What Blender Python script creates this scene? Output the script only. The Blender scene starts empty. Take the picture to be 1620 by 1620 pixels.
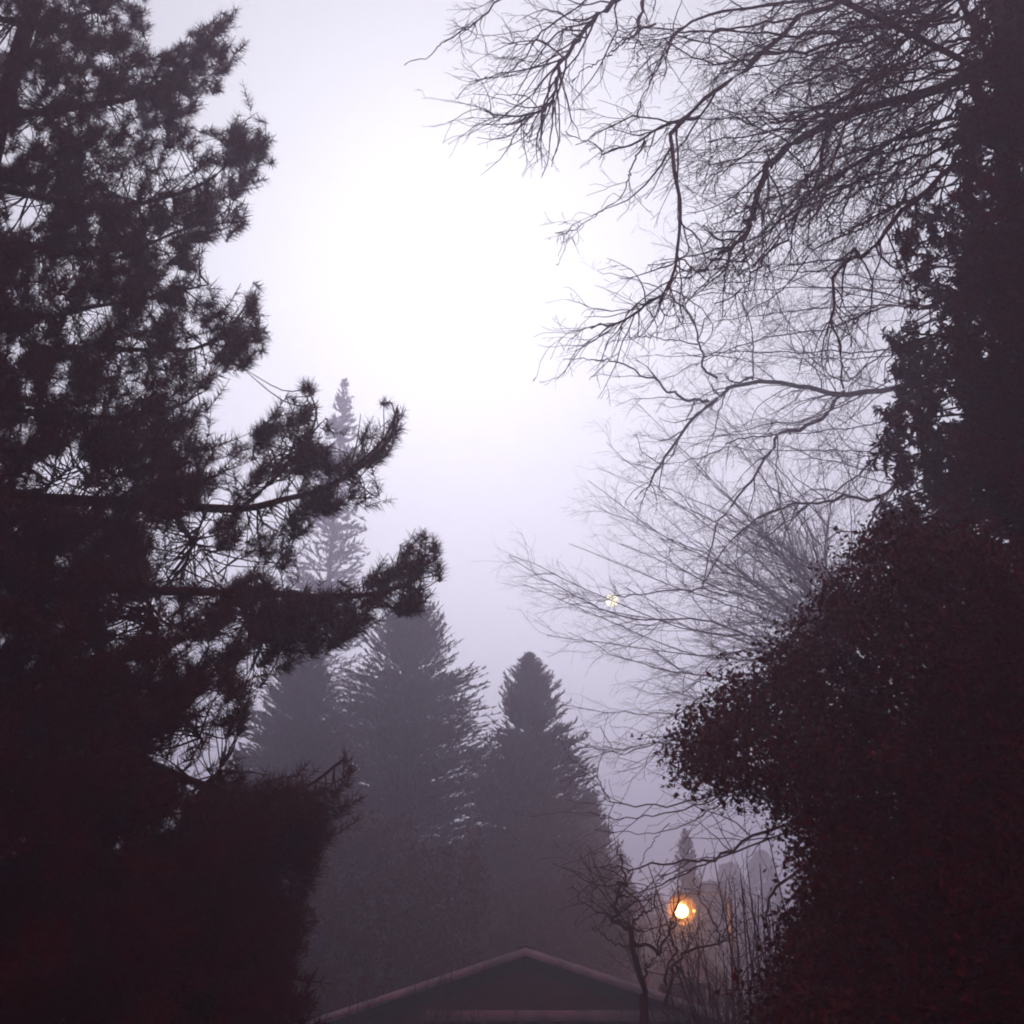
import bpy, math, random
import numpy as np
from mathutils import Vector, noise

random.seed(11); rng = np.random.default_rng(11)
SC = bpy.context.scene
COL = SC.collection

# ---------------------------------------------------------------- camera
PITCH = math.radians(28.4); F = 1737.0; EYE = 1.7
cd = bpy.data.cameras.new('camera'); cam = bpy.data.objects.new('camera', cd); COL.objects.link(cam)
cam.location = (0, 0, EYE); cam.rotation_euler = (math.pi/2 + PITCH, 0, 0)
cd.sensor_width = 36; cd.sensor_fit = 'HORIZONTAL'; cd.lens = 36*F/1620
cd.dof.use_dof = True; cd.dof.focus_distance = 26; cd.dof.aperture_fstop = 3.4
cd.clip_start = 0.05; cd.clip_end = 6000
SC.camera = cam
SC.render.resolution_x = SC.render.resolution_y = 1024
SC.render.engine = 'CYCLES'
SC.view_settings.view_transform = 'Standard'
SC.view_settings.look = 'None'
SC.view_settings.exposure = 1.28
SC.view_settings.gamma = 1.0
SC.cycles.volume_bounces = 3
SC.cycles.max_bounces = 8
SC.cycles.filter_width = 1.9
CP, SP = math.cos(PITCH), math.sin(PITCH)
def ray(x, y):
    a = (x-810)/F; b = -(y-810)/F
    return (a, CP - b*SP, SP + b*CP)
def at(x, y, Y):
    """photo pixel (1620 frame) at ground distance Y -> world point"""
    r = ray(x, y); k = Y/r[1]
    return np.array([r[0]*k, Y, EYE + r[2]*k])
def at_v(x, y, Y):
    a = (x-810)/F; b = -(y-810)/F
    k = Y/(CP - b*SP)
    return np.stack([a*k, Y, EYE + (SP + b*CP)*k], -1)

# ---------------------------------------------------------------- sky and light
SUN_EL = math.radians(41); SUN_AZ = math.radians(-3)      # azimuth from +Y, clockwise
w = bpy.data.worlds.new("World"); SC.world = w; w.use_nodes = True
nt = w.node_tree; N = nt.nodes; Lk = nt.links; N.clear()
def nd(tree, t, **kw):
    n = tree.nodes.new(t)
    for k, v in kw.items(): setattr(n, k, v)
    return n
out = nd(nt, 'ShaderNodeOutputWorld'); bg = nd(nt, 'ShaderNodeBackground')
sky = nd(nt, 'ShaderNodeTexSky', sky_type='NISHITA', sun_disc=False)
sky.sun_elevation = SUN_EL; sky.sun_rotation = SUN_AZ; sky.air_density = 1.0; sky.dust_density = 0.4
hs = nd(nt, 'ShaderNodeHueSaturation'); hs.inputs['Saturation'].default_value = 0.12
Lk.new(sky.outputs[0], hs.inputs['Color'])
tc = nd(nt, 'ShaderNodeTexCoord')
dot = nd(nt, 'ShaderNodeVectorMath', operation='DOT_PRODUCT')
dot.inputs[1].default_value = (math.sin(SUN_AZ)*math.cos(SUN_EL), math.cos(SUN_AZ)*math.cos(SUN_EL), math.sin(SUN_EL))
Lk.new(tc.outputs['Generated'], dot.inputs[0])
cr = nd(nt, 'ShaderNodeValToRGB'); cr.color_ramp.interpolation = 'EASE'
Lk.new(dot.outputs['Value'], cr.inputs[0])
e = cr.color_ramp.elements
e[0].position = 0.05; e[0].color = (.66, 0.04, 0.045, 1)     # red fill added to the unseen sky behind the viewer, reddens shadows
e[1].position = 1.0;  e[1].color = (.61, 0.605, .63, 1)
for p, c in ((0.45, (.11, .09, .11, 1)), (0.70, (0.29, 0.285, 0.31, 1)), (0.87, (0.57, 0.565, 0.60, 1)), (0.95, (0.605, 0.60, 0.63, 1))):
    q = e.new(p); q.color = c
# cloud thins upward: dark near the horizon, pale overhead
sx = nd(nt, 'ShaderNodeSeparateXYZ'); Lk.new(tc.outputs['Generated'], sx.inputs[0])
el = nd(nt, 'ShaderNodeValToRGB'); Lk.new(sx.outputs['Z'], el.inputs[0]); q = el.color_ramp.elements
q[0].position = 0.0; q[0].color = (.08, .07, .08, 1); q[1].position = .62; q[1].color = (1, 1, 1, 1)
for p, c in ((.17, (.33, .32, .34, 1)), (.30, (.93, .92, .94, 1)), (.42, (1.0, .98, 1.0, 1))):
    z_ = q.new(p); z_.color = c
m0 = nd(nt, 'ShaderNodeMix', data_type='RGBA', blend_type='MULTIPLY'); m0.inputs[0].default_value = 1
Lk.new(cr.outputs[0], m0.inputs[6]); Lk.new(el.outputs[0], m0.inputs[7])
# soft unevenness of the cloud layer
nz = nd(nt, 'ShaderNodeTexNoise'); nz.inputs['Scale'].default_value = 2.2; nz.inputs['Detail'].default_value = 3
Lk.new(tc.outputs['Generated'], nz.inputs['Vector'])
mr = nd(nt, 'ShaderNodeMapRange'); mr.inputs['To Min'].default_value = 0.93; mr.inputs['To Max'].default_value = 1.07
Lk.new(nz.outputs[0], mr.inputs[0])
m1 = nd(nt, 'ShaderNodeMix', data_type='RGBA', blend_type='MULTIPLY'); m1.inputs[0].default_value = 1
Lk.new(hs.outputs[0], m1.inputs[6]); Lk.new(m0.outputs[2], m1.inputs[7])
m2 = nd(nt, 'ShaderNodeVectorMath', operation='SCALE')
Lk.new(m1.outputs[2], m2.inputs[0]); Lk.new(mr.outputs[0], m2.inputs['Scale'])
Lk.new(m2.outputs[0], bg.inputs['Color']); bg.inputs['Strength'].default_value = 0.15
Lk.new(bg.outputs[0], out.inputs['Surface'])

sd = bpy.data.lights.new('sun', 'SUN'); sd.energy = 0.05; sd.angle = math.radians(40); sd.color = (1.0, 0.95, 0.97)
sun = bpy.data.objects.new('sun', sd); COL.objects.link(sun)
sun.rotation_euler = (math.pi/2 - SUN_EL, 0, math.pi - SUN_AZ)

# ---------------------------------------------------------------- materials
def mat(name, c1, c2, scale=6, rough=0.85, bump=0.0, spec=0.2, stretch=None):
    m = bpy.data.materials.new(name); m.use_nodes = True
    t = m.node_tree; b = t.nodes['Principled BSDF']
    tcn = nd(t, 'ShaderNodeTexCoord'); mp = nd(t, 'ShaderNodeMapping')
    if stretch: mp.inputs['Scale'].default_value = stretch
    t.links.new(tcn.outputs['Object'], mp.inputs[0])
    n = nd(t, 'ShaderNodeTexNoise'); n.inputs['Scale'].default_value = scale; n.inputs['Detail'].default_value = 4
    t.links.new(mp.outputs[0], n.inputs['Vector'])
    r = nd(t, 'ShaderNodeValToRGB'); r.color_ramp.elements[0].position = .35; r.color_ramp.elements[1].position = .65
    r.color_ramp.elements[0].color = (*c1, 1); r.color_ramp.elements[1].color = (*c2, 1)
    t.links.new(n.outputs[0], r.inputs[0]); t.links.new(r.outputs[0], b.inputs['Base Color'])
    b.inputs['Roughness'].default_value = rough; b.inputs['Specular IOR Level'].default_value = spec
    if bump:
        bm_ = nd(t, 'ShaderNodeBump'); bm_.inputs['Strength'].default_value = bump; bm_.inputs['Distance'].default_value = .02
        t.links.new(n.outputs[0], bm_.inputs['Height']); t.links.new(bm_.outputs[0], b.inputs['Normal'])
    return m
M = dict(
    bark    = mat('bark',        (.085,.018,.020), (.110,.030,.030), 9, bump=.6, stretch=(1,1,.25)),
    greybark= mat('grey_bark',   (.080,.034,.038), (.105,.052,.056), 9, bump=.6, stretch=(1,1,.25)),
    pine    = mat('pine_needles',(.105,.014,.016), (.110,.028,.028), 1.6, rough=.8),
    cedar   = mat('cedar_fronds',(.120,.010,.012), (.110,.018,.018), 1.5, rough=.8),
    laurel  = mat('glossy_leaves',(.098,.008,.010), (.094,.015,.014), 2.2, rough=.7),
    fir     = mat('fir_needles', (.090,.024,.026), (.085,.040,.034), 1.2, rough=.85),
    hedge   = mat('hedge_leaves',(.110,.012,.013), (.110,.020,.020), 2.0, rough=.8),
    lawn    = mat('lawn',        (.030,.026,.018), (.060,.048,.030), 3.0, rough=.95),
    siding  = mat('siding',      (.12,.014,.015), (.13,.022,.022), 3, bump=.2),
    paint   = mat('white_paint', (.30,.62,.66), (.62,.88,.92), 2.2, rough=.6),
    shingle = mat('shingle',     (.09,.018,.02), (.11,.032,.034), 14, rough=.95, bump=.5),
    cream   = mat('cream_wall',  (.38,.28,.24), (.46,.34,.30), 4, rough=.8),
    steel   = mat('grey_steel',  (.16,.15,.16), (.24,.22,.23), 6, rough=.5),
    glass   = mat('window_glass',(.02,.02,.025), (.03,.03,.035), 2, rough=.08, spec=.5),
)
def emis(name, col, s):
    m = bpy.data.materials.new(name); m.use_nodes = True; t = m.node_tree; t.nodes.clear()
    o = nd(t, 'ShaderNodeOutputMaterial'); e_ = nd(t, 'ShaderNodeEmission')
    e_.inputs[0].default_value = (*col, 1); e_.inputs[1].default_value = s
    t.links.new(e_.outputs[0], o.inputs[0]); return m

# ---------------------------------------------------------------- mesh helpers
class MB:
    def __init__(s): s.v = []; s.f = []; s.n = 0
    def add(s, v, f):
        v = np.asarray(v, np.float32).reshape(-1, 3); f = np.asarray(f, np.int64)
        if len(v) == 0: return
        s.v.append(v); s.f.append(f + s.n); s.n += len(v)
    def tubes(s, P, R, sides=4):
        """P (T,n,3) R (T,n)"""
        P = np.asarray(P, float); R = np.asarray(R, float)
        if P.ndim == 2: P = P[None]; R = R[None]
        T, n, _ = P.shape
        D = np.gradient(P, axis=1); D /= np.linalg.norm(D, axis=2, keepdims=True) + 1e-9
        ref = np.array([.31, .17, .93]); ref = np.broadcast_to(ref, D.shape)
        flip = (np.abs((D*ref).sum(-1)) > .93)[..., None]
        ref = np.where(flip, np.array([.93, .31, .17]), ref)
        U = np.cross(D, ref); U /= np.linalg.norm(U, axis=2, keepdims=True) + 1e-9
        W = np.cross(D, U)
        a = np.arange(sides)*2*math.pi/sides
        V = P[:, :, None] + R[:, :, None, None]*(U[:, :, None]*np.cos(a)[:, None] + W[:, :, None]*np.sin(a)[:, None])
        idx = np.arange(T*n*sides).reshape(T, n, sides)
        A = idx[:, :-1]; B = idx[:, 1:]
        f = np.stack([A, np.roll(A, -1, 2), np.roll(B, -1, 2), B], -1).reshape(-1, 4)
        s.add(V.reshape(-1, 3), f)
        return s
    def box(s, c, d, rz=0):
        x, y, z = d; v = np.array([(i*x/2, j*y/2, k*z/2) for i in (-1,1) for j in (-1,1) for k in (-1,1)])
        ca, sa = math.cos(rz), math.sin(rz)
        v = np.stack([v[:,0]*ca - v[:,1]*sa, v[:,0]*sa + v[:,1]*ca, v[:,2]], -1) + np.array(c)
        s.add(v, [(0,1,3,2),(4,6,7,5),(0,4,5,1),(2,3,7,6),(0,2,6,4),(1,5,7,3)]); return s
    def prism(s, poly, y0, y1):
        """poly in xz, extruded along y"""
        n = len(poly); v = [(x, y0, z) for x, z in poly] + [(x, y1, z) for x, z in poly]
        me = [(i, (i+1) % n, (i+1) % n + n, i+n) for i in range(n)]
        s.add(v, me)
        if n == 4: s.f.append(np.array([(3,2,1,0),(4,5,6,7)]) + s.n - 8)
        else: s.f.append(np.array([tuple([0,1,2,2]), (n,n+2,n+1,n+1)])[:, :] + s.n - 2*n) if n == 3 else None
        return s
    def tris(s, V):
        V = np.asarray(V); T = len(V)
        f = np.arange(T*3).reshape(T, 3); s.add(V.reshape(-1, 3), np.concatenate([f, f[:, 2:]], 1))
    def quads(s, V):
        V = np.asarray(V); s.add(V.reshape(-1, 3), np.arange(len(V)*4).reshape(-1, 4))
    def build(s, name, m, parent=None, smooth=True, origin=None):
        V = np.concatenate(s.v); Fq = np.concatenate(s.f)
        org = np.zeros(3)
        if parent is not None: org = np.array(parent.location)
        elif origin is not None: org = np.array(origin)
        V = V - org
        tri = Fq[:, 2] == Fq[:, 3]
        q = Fq[~tri]; t = Fq[tri][:, :3]
        me = bpy.data.meshes.new(name)
        me.vertices.add(len(V)); me.vertices.foreach_set('co', V.astype(np.float32).ravel())
        me.loops.add(len(q)*4 + len(t)*3)
        me.loops.foreach_set('vertex_index', np.concatenate([q.ravel(), t.ravel()]).astype(np.int32))
        me.polygons.add(len(q) + len(t))
        ls = np.concatenate([np.arange(len(q))*4, len(q)*4 + np.arange(len(t))*3])
        me.polygons.foreach_set('loop_start', ls.astype(np.int32))
        if smooth: me.polygons.foreach_set('use_smooth', np.ones(len(ls), bool))
        me.update(calc_edges=True); me.validate()
        o = bpy.data.objects.new(name, me); COL.objects.link(o); me.materials.append(m)
        if parent is not None: o.parent = parent
        elif origin is not None: o.location = origin
        return o
def thing(name, loc, label, cat, group=None):
    o = bpy.data.objects.new(name, None); COL.objects.link(o); o.location = tuple(float(v) for v in loc)
    o.empty_display_size = .3
    o['label'] = label; o['category'] = cat
    if group: o['group'] = group
    return o
def smooth_path(pts, n):
    """Catmull-Rom resample of control points to n points"""
    p = np.asarray(pts, float); k = len(p)
    if k == 2: return p[0] + (p[1]-p[0])*np.linspace(0, 1, n)[:, None]
    q = np.vstack([2*p[0]-p[1], p, 2*p[-1]-p[-2]])
    t = np.linspace(0, k-1-1e-6, n); i = t.astype(int); u = (t-i)[:, None]
    a, b, c, d = q[i], q[i+1], q[i+2], q[i+3]
    return .5*((2*b) + (c-a)*u + (2*a-5*b+4*c-d)*u**2 + (3*b-a-3*c+d)*u**3)
def inpoly(px, py, poly):
    r = np.zeros(len(px), bool); n = len(poly)
    for i in range(n):
        x1, y1 = poly[i]; x2, y2 = poly[(i+1) % n]
        c = ((y1 > py) != (y2 > py)) & (px < (x2-x1)*(py-y1)/((y2-y1) or 1e-9) + x1)
        r ^= c
    return r
def unit(v): return v/(np.linalg.norm(v, axis=-1, keepdims=True) + 1e-9)

# ---------------------------------------------------------------- ground
g = MB(); n = 81; S = 190
xs = np.linspace(-S, S, n); gx, gy = np.meshgrid(xs, xs)
gz = np.array([[0.25*noise.noise(Vector((a*.05, b*.05, 0))) if math.hypot(a, b) > 20 else 0 for a in xs] for b in xs])*np.clip((np.hypot(gx, gy)-20)/20, 0, 1)
i = np.arange(n*n).reshape(n, n)
g.add(np.stack([gx, gy+60, gz-.0], -1), np.stack([i[:-1,:-1], i[:-1,1:], i[1:,1:], i[1:,:-1]], -1).reshape(-1, 4))
o = g.build('ground', M['lawn']); o['kind'] = 'structure'

# ---------------------------------------------------------------- needle and leaf makers
def brushes(mb, tip, d, L, nn=110, nl=.13, wid=.007, lean=.75):
    """bottle-brush shoots: tip (B,3), direction d (B,3), length L (B)"""
    B = len(tip); d = unit(d)
    a = unit(np.cross(d, rng.normal(size=(B, 3)))); b = np.cross(d, a)
    u = rng.random((B, nn))**.8
    th = rng.random((B, nn))*2*math.pi
    base = tip[:, None] - d[:, None]*(L[:, None]*u)[..., None] - d[:, None]*nl*.55
    rad = a[:, None]*np.cos(th)[..., None] + b[:, None]*np.sin(th)[..., None]
    ln = lean*(.6 + .8*rng.random((B, nn)))[..., None]
    dirn = unit(rad + d[:, None]*ln + rng.normal(size=(B, nn, 3))*.12)
    end = base + dirn*nl*(.75 + .4*rng.random((B, nn, 1)))
    side = unit(np.cross(dirn, rng.normal(size=(B, nn, 3))))*wid/2
    mb.tris(np.stack([base-side, base+side, end], 2).reshape(-1, 3, 3))
def leaves(mb, c, size, aspect=.5, droop=None):
    """diamond leaves with a fold, centre c (N,3)"""
    Nn = len(c); ax = unit(rng.normal(size=(Nn, 3)) + (0 if droop is None else np.array(droop)))
    sd_ = unit(np.cross(ax, rng.normal(size=(Nn, 3))))
    s = size*(.6 + .8*rng.random((Nn, 1)))
    nrm = np.cross(ax, sd_)
    mb.quads(np.stack([c - ax*s/2, c + sd_*s*aspect/2 + nrm*s*.08, c + ax*s/2, c - sd_*s*aspect/2 + nrm*s*.08], 1))

def sample_px(Nn, poly, holes, nscale=55., thr=-.25, box=None):
    xs = [p[0] for p in poly]; ys = [p[1] for p in poly]; X = []; Y = []
    tot = 0
    while tot < Nn:
        x = rng.uniform(min(xs), max(xs), Nn); y = rng.uniform(min(ys), max(ys), Nn)
        k = inpoly(x, y, poly)
        for hx, hy, ha, hb in holes: k &= ((x-hx)/ha)**2 + ((y-hy)/hb)**2 > 1
        x, y = x[k], y[k]
        q = np.array([noise.noise(Vector((a/nscale, b/nscale, 3.3))) > thr for a, b in zip(x, y)], bool) if len(x) else np.zeros(0, bool)
        X.append(x[q]); Y.append(y[q]); tot += int(q.sum())
    return np.concatenate(X)[:Nn], np.concatenate(Y)[:Nn]

def trunk_mesh(pts, r0, r1, root, m, n=26, sides=14, name='trunk'):
    P = smooth_path(pts, n); t = np.linspace(0, 1, n)
    R = r0 + (r1-r0)*t; R = R*(1 + .06*np.sin(t*40 + rng.random()*6)); R[0] *= 1.35; R[1] *= 1.1
    mb = MB(); mb.tubes(P, R, sides); return mb.build(name, m, root), P

# ================================================================ LEFT PINE
pine_root = thing('pine_tree', (-6.4, 10, 0), 'tall dark pine with bottle-brush needle shoots filling the left side, nearest tree on the left', 'pine tree')
_, ptr = trunk_mesh([(-6.4,10,-.1), (-6.45,10,4), (-6.5,10.1,9), (-6.6,10,14), (-6.7,10.2,19)], .27, .06, pine_root, M['bark'])
PL = [ # (pixel path), start depth, end depth, radius
 ([(-190,790),(0,787),(130,792),(260,800),(380,805),(450,790),(520,770),(600,720)], 10, 9.2, .075),
 ([(-150,880),(60,900),(140,925),(260,935),(400,938),(540,945),(640,925),(670,880)], 10, 9.0, .065),
 ([(-230,1060),(0,1110),(100,1150),(220,1200),(320,1240),(400,1256),(480,1246),(545,1200)], 10, 9.3, .05),
 ([(380,805),(420,770),(470,720),(500,660),(488,615)], 9.5, 9.2, .025),
 ([(520,770),(560,740),(610,690),(630,640)], 9.3, 9.0, .02),
 ([(60,560),(120,550),(200,552),(300,553),(360,520),(405,460)], 10, 9.6, .035),
 ([(-120,480),(60,500),(150,485),(240,470),(330,450)], 10, 9.8, .04),
 ([(10,300),(80,315),(160,330),(250,315),(330,285),(400,220)], 10, 9.7, .05),
 ([(60,250),(120,275),(150,290),(200,315),(250,318)], 10.3, 10.4, .02),
 ([(30,180),(120,170),(220,150),(300,100),(360,30)], 10, 9.8, .05),
 ([(0,30),(60,40),(140,20),(220,-20)], 10, 10.1, .05),
 ([(-100,640),(40,650),(160,660),(260,650),(320,620)], 10, 10.4, .04),
 ([(20,380),(120,400),(220,390),(300,360),(390,350)], 10, 9.6, .035),
 ([(-250,1250),(-60,1280),(120,1330),(260,1370),(400,1340),(480,1290)], 10, 9.0, .05),
 ([(-300,1400),(-80,1430),(100,1470),(260,1490),(380,1480)], 10, 9.2, .05),
 ([(280,805),(300,850),(320,870),(350,920)], 9.6, 9.4, .012),
 ([(330,805),(300,870),(285,930)], 9.6, 9.5, .010),
 ([(230,935),(245,985),(255,1040)], 9.6, 9.3, .014),
 ([(380,940),(400,990),(440,1030)], 9.4, 9.2, .012),
 ([(200,1060),(260,1100),(300,1140),(320,1170)], 9.6, 9.3, .014),
 ([(315,1243),(345,1222),(352,1205)], 9.5, 9.5, .008),
 ([(130,790),(150,740),(180,730)], 9.8, 9.9, .012),
 ([(60,788),(90,755),(120,740)], 9.8, 9.7, .012),
 ([(140,790),(175,762),(190,750)], 9.7, 9.8, .010),
]
def limb_pts(px, d0, d1, n=26, wob=.25):
    k = len(px); ds = np.linspace(d0, d1, k) + np.r_[0, rng.normal(0, wob, k-2) if k > 2 else [], 0][:k]
    return smooth_path([at(x, y, d) for (x, y), d in zip(px, ds)], n)
pine_limbs = []
for px, d0, d1, r in PL:
    P = limb_pts(px, d0, d1, 30); pine_limbs.append(P)
    t = np.linspace(0, 1, 30); mb = MB(); mb.tubes(P, r*(1-.78*t)*(1+.08*rng.normal(size=30)), 7)
    mb.build('limb', M['bark'], pine_root)
PINE_POLY = [(-420,-260),(210,-260),(222,-60),(236,20),(236,66),(205,92),(262,88),(290,62),(300,28),(350,5),(368,-8),(380,30),(378,110),(366,140),(342,170),(318,205),(350,215),
 (372,200),(385,165),(400,160),(415,172),(436,205),(437,240),(420,280),(400,302),(372,325),(404,350),(396,378),(350,388),(330,382),(325,440),(300,478),(345,480),(362,452),(400,436),(410,470),(430,480),(426,520),(420,565),
 (390,592),(350,585),(330,602),(345,640),(320,662),(312,690),(345,690),(370,675),(395,690),(425,655),(450,612),(490,598),(514,640),(520,690),(545,715),(560,665),(575,648),(592,668),(612,622),(640,620),(648,660),(636,705),(610,740),(622,785),(585,800),
 (545,812),(525,820),(470,850),(480,905),(540,920),(596,918),(622,900),(625,858),(660,845),(680,812),(698,858),(708,888),(688,935),(694,962),(650,975),(596,972),(560,1010),(520,1035),(460,1058),(420,1078),(402,1100),(392,1150),(378,1215),
 (400,1232),(425,1238),(445,1218),(470,1228),(492,1205),(520,1200),(545,1172),(572,1160),(580,1190),(560,1225),(566,1262),(530,1320),(500,1370),(492,1430),(470,1500),(480,1570),(500,1640),(-600,1640),(-500,900)]
PH = [(200,290,34,18),(280,268,18,34),(38,332,32,20),(20,225,26,13),(8,48,24,22),(100,438,20,22),(160,500,18,14),(233,500,16,22),(130,522,16,14),(208,562,22,15),(276,560,16,14),(85,600,24,20),
 (560,690,10,16),(600,745,8,8),(100,748,48,24),(170,762,18,18),(205,620,14,16),(290,862,30,42),(345,892,30,18),(392,738,22,14),(432,782,34,20),(455,702,16,16),(475,888,16,30),(212,968,34,20),(295,968,26,14),(372,978,18,22),(255,1046,20,12),
 (330,1118,26,20),(305,1170,40,26),(340,1212,36,26),(240,1160,10,14),(198,1066,16,16),(75,165,10,6),(170,240,20,10),(150,130,12,8),(300,330,10,10),(420,840,26,14),(130,870,10,7),(215,905,10,8),(270,1300,8,8),(265,1405,9,8),
 (330,1030,12,10),(400,1040,14,10),(300,560,8,10),(240,220,24,6),(330,240,10,12),(130,470,12,10),(330,500,14,8),(350,770,20,9),(560,880,18,14)]
mbf = MB(); mbt = MB()
def inside(p, poly=PINE_POLY):
    x, y, z = p[0], p[1], p[2]-EYE; dep = y*CP + z*SP
    return bool(inpoly(np.array([810 + F*x/dep]), np.array([810 - F*(z*CP - y*SP)/dep]), poly)[0])
allL = np.concatenate([p[3:] for p in pine_limbs])
NC = 11500
cx, cy = sample_px(NC, PINE_POLY, PH, 42., -.42)
pad = np.array([(a < 290) or (b > 1225) or noise.noise(Vector((a/30, b/30, 9.1))) > -.06 for a, b in zip(cx, cy)])
cx, cy = cx[pad], cy[pad]; NC = len(cx)
cY = 10 + rng.normal(0, 1.1, NC); cY = np.clip(cY, 7.8, 12.6)
right = np.clip((cx-250)/250, 0, 1); cY = cY*(1-right*.75) + 9.4*right*.75
cc = at_v(cx, cy, cY)
ttw = []; ttr = []
for j in range(NC):
    c = cc[j]; dd = np.linalg.norm(allL - c, axis=1); k = int(np.argmin(dd + rng.random(len(dd))*.5)); a = allL[k]
    mid = (a+c)/2 + rng.normal(0, .03 + .05*dd[k], 3) - np.array([0, 0, .12*dd[k]*rng.random()])
    nb = rng.integers(2, 5)
    outw = np.array([c[0]+6.5, (c[1]-10)*.6, .2]); outw = unit(outw)
    dr = unit(outw*.6 + np.array([0, 0, .75]) + rng.normal(0, .48, (nb, 3)))
    Lh = rng.uniform(.16, .40, nb)
    tips = c + dr*Lh[:, None]*1.15
    # keep the tips inside the crown outline
    dx = tips + dr*.07 - np.array([0, 0, EYE]); dep = dx[:,1]*CP + dx[:,2]*SP
    tx = 810 + F*dx[:,0]/dep; ty = 810 - F*(dx[:,2]*CP - dx[:,1]*SP)/dep
    kk = inpoly(tx + rng.normal(0, 10 + 22*(cy[j] > 1260), nb), ty + rng.normal(0, 10, nb), PINE_POLY)
    for hx, hy, ha, hb in PH: kk &= ((tx-hx)/(ha+9))**2 + ((ty-hy)/(hb+9))**2 > 1
    if cy[j] > 1225 and cx[j] > 400: kk &= rng.random(nb) < np.interp(cy[j], [1225, 1480], [.30, .9])
    if not kk.any(): continue
    if dd[k] < .9 and inside(mid) and inside(mid*.5 + a*.5):
        ttw.append(smooth_path([a, mid, c], 7)); ttr.append(np.linspace(.006 + .006*min(dd[k], 2), .004, 7))
    tips, dr, Lh = tips[kk], dr[kk], Lh[kk]
    brushes(mbf, tips, dr, Lh, 64, .125, .008, .55)
    for tp, d_, l in zip(tips, dr, Lh):
        ttw.append(smooth_path([c, c*.5 + tp*.5 + rng.normal(0, .012, 3), tp], 7)); ttr.append(np.linspace(.005, .003, 7))
mbt.tubes(np.array(ttw), np.array(ttr), 4)
# short bare side twigs off the limbs, seen in the gaps
tw = []; tr = []
for P in pine_limbs:
    for k in range(22):
        i_ = rng.integers(4, 20); a = P[i_]; tdir = unit(P[i_+1]-P[i_-1])
        d_ = unit(tdir*.5 + rng.normal(0, .6, 3)); l = rng.uniform(.25, .8)
        if not inside(a + d_*l): continue
        tw.append(smooth_path([a, a + d_*l*.5 + rng.normal(0, .04, 3), a + d_*l + np.array([0,0,.1*rng.normal()])], 7)); tr.append(np.linspace(.008, .0035, 7))
mbt.tubes(np.array(tw), np.array(tr), 4)
mbt.build('twigs', M['bark'], pine_root)
mbf.build('crown', M['pine'], pine_root, smooth=False)

# ================================================================ FAR CONIFERS
def conifer(px, py, Y, k, p, base_r, label, name='fir_tree', dens=1.0, Nb=2600, seed=1, zbot=1.0, spray=.20, rmax=99, dome=0, group='conifers fading into the fog'):
    global rng
    rng = np.random.default_rng(seed)
    top = at(px, py, Y); H = top[2]
    root = thing(name, (top[0], Y, 0), label, 'conifer', group)
    trunk_mesh([(top[0], Y, -.1), (top[0]+.1, Y, H*.5), (top[0], Y, H)], .010*H, .02, root, M['greybark'], sides=10)
    mb = MB(); tm = MB()
    d = (rng.random(Nb)**1.0)*(H-zbot)                       # distance below the tip
    r = (k*np.maximum(d, .02)**p)*(1 - .0*d); r = np.minimum(r, rmax)
    az = rng.random(Nb)*2*math.pi
    lump = np.array([noise.noise(Vector((math.cos(a)*1.7 + seed, math.sin(a)*1.7, z*.55))) for a, z in zip(az, d)])
    L = r*(.86 + .40*lump)*rng.uniform(.62, 1.10, Nb)
    up = np.where(d < 3, .75, .22) + rng.normal(0, .15, Nb)
    dirn = unit(np.stack([np.cos(az), np.sin(az), up], -1))
    s0 = np.stack([np.full(Nb, top[0]), np.full(Nb, Y), H-d], -1)
    end = s0 + dirn*L[:, None]; sag = .10*L
    mid = (s0+end)/2 - np.stack([0*L, 0*L, sag], -1)
    t5 = np.linspace(0, 1, 5)[None, :, None]
    Pb = (1-t5)**2*s0[:, None] + 2*t5*(1-t5)*mid[:, None] + t5**2*end[:, None]
    tm.tubes(Pb, np.broadcast_to(np.linspace(.03, .006, 5), (Nb, 5)), 3)
    ns = int(34*dens)
    u = rng.random((Nb, ns))**.72
    u3 = u[..., None]
    pos = (1-u3)**2*s0[:, None] + 2*u3*(1-u3)*mid[:, None] + u3**2*end[:, None]
    dl = dirn[:, None] + rng.normal(0, .5, (Nb, ns, 3)) + np.array([0, 0, .45])
    dl = unit(dl); sl = spray*(.5 + .9*rng.random((Nb, ns, 1)))*(.45 + .55*np.minimum(d/4, 1))[:, None, None]
    sd_ = unit(np.cross(dl, rng.normal(size=(Nb, ns, 3))))*sl*.16
    mb.tris(np.stack([pos - sd_, pos + sd_, pos + dl*sl], 2).reshape(-1, 3, 3))
    tm.build('branches', M['greybark'], root); mb.build('crown', M['fir'], root, smooth=False)
    return root
conifer(648, 948, 38, 1.35, .62, 0, 'broad rounded foggy conifer between the pine and the narrow conifer', Nb=3400, seed=3)
conifer(838, 1036, 38, .84, .66, 0, 'narrow conifer with a pointed top standing straight above the house ridge', Nb=3200, seed=4)
conifer(486, 1010, 35, .84, .64, 0, 'greenish conifer seen through and just right of the lower pine boughs', Nb=3400, seed=5)
conifer(546, 600, 62, .50, .66, 0, 'very faint tall slender fir top rising between the two pine tufts', 'slender_fir_tree', Nb=900, seed=6, spray=.4, dens=.6)
conifer(1083, 1312, 56, .55, .62, 0, 'small dusky conifer tip standing above the glowing street lamp', 'small_fir_tree', Nb=900, seed=8, spray=.2)
conifer(930, 1250, 46, .8, .62, 0, 'shadowy low conifer filling in behind the right flank of the narrow conifer', Nb=2200, seed=9)

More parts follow.
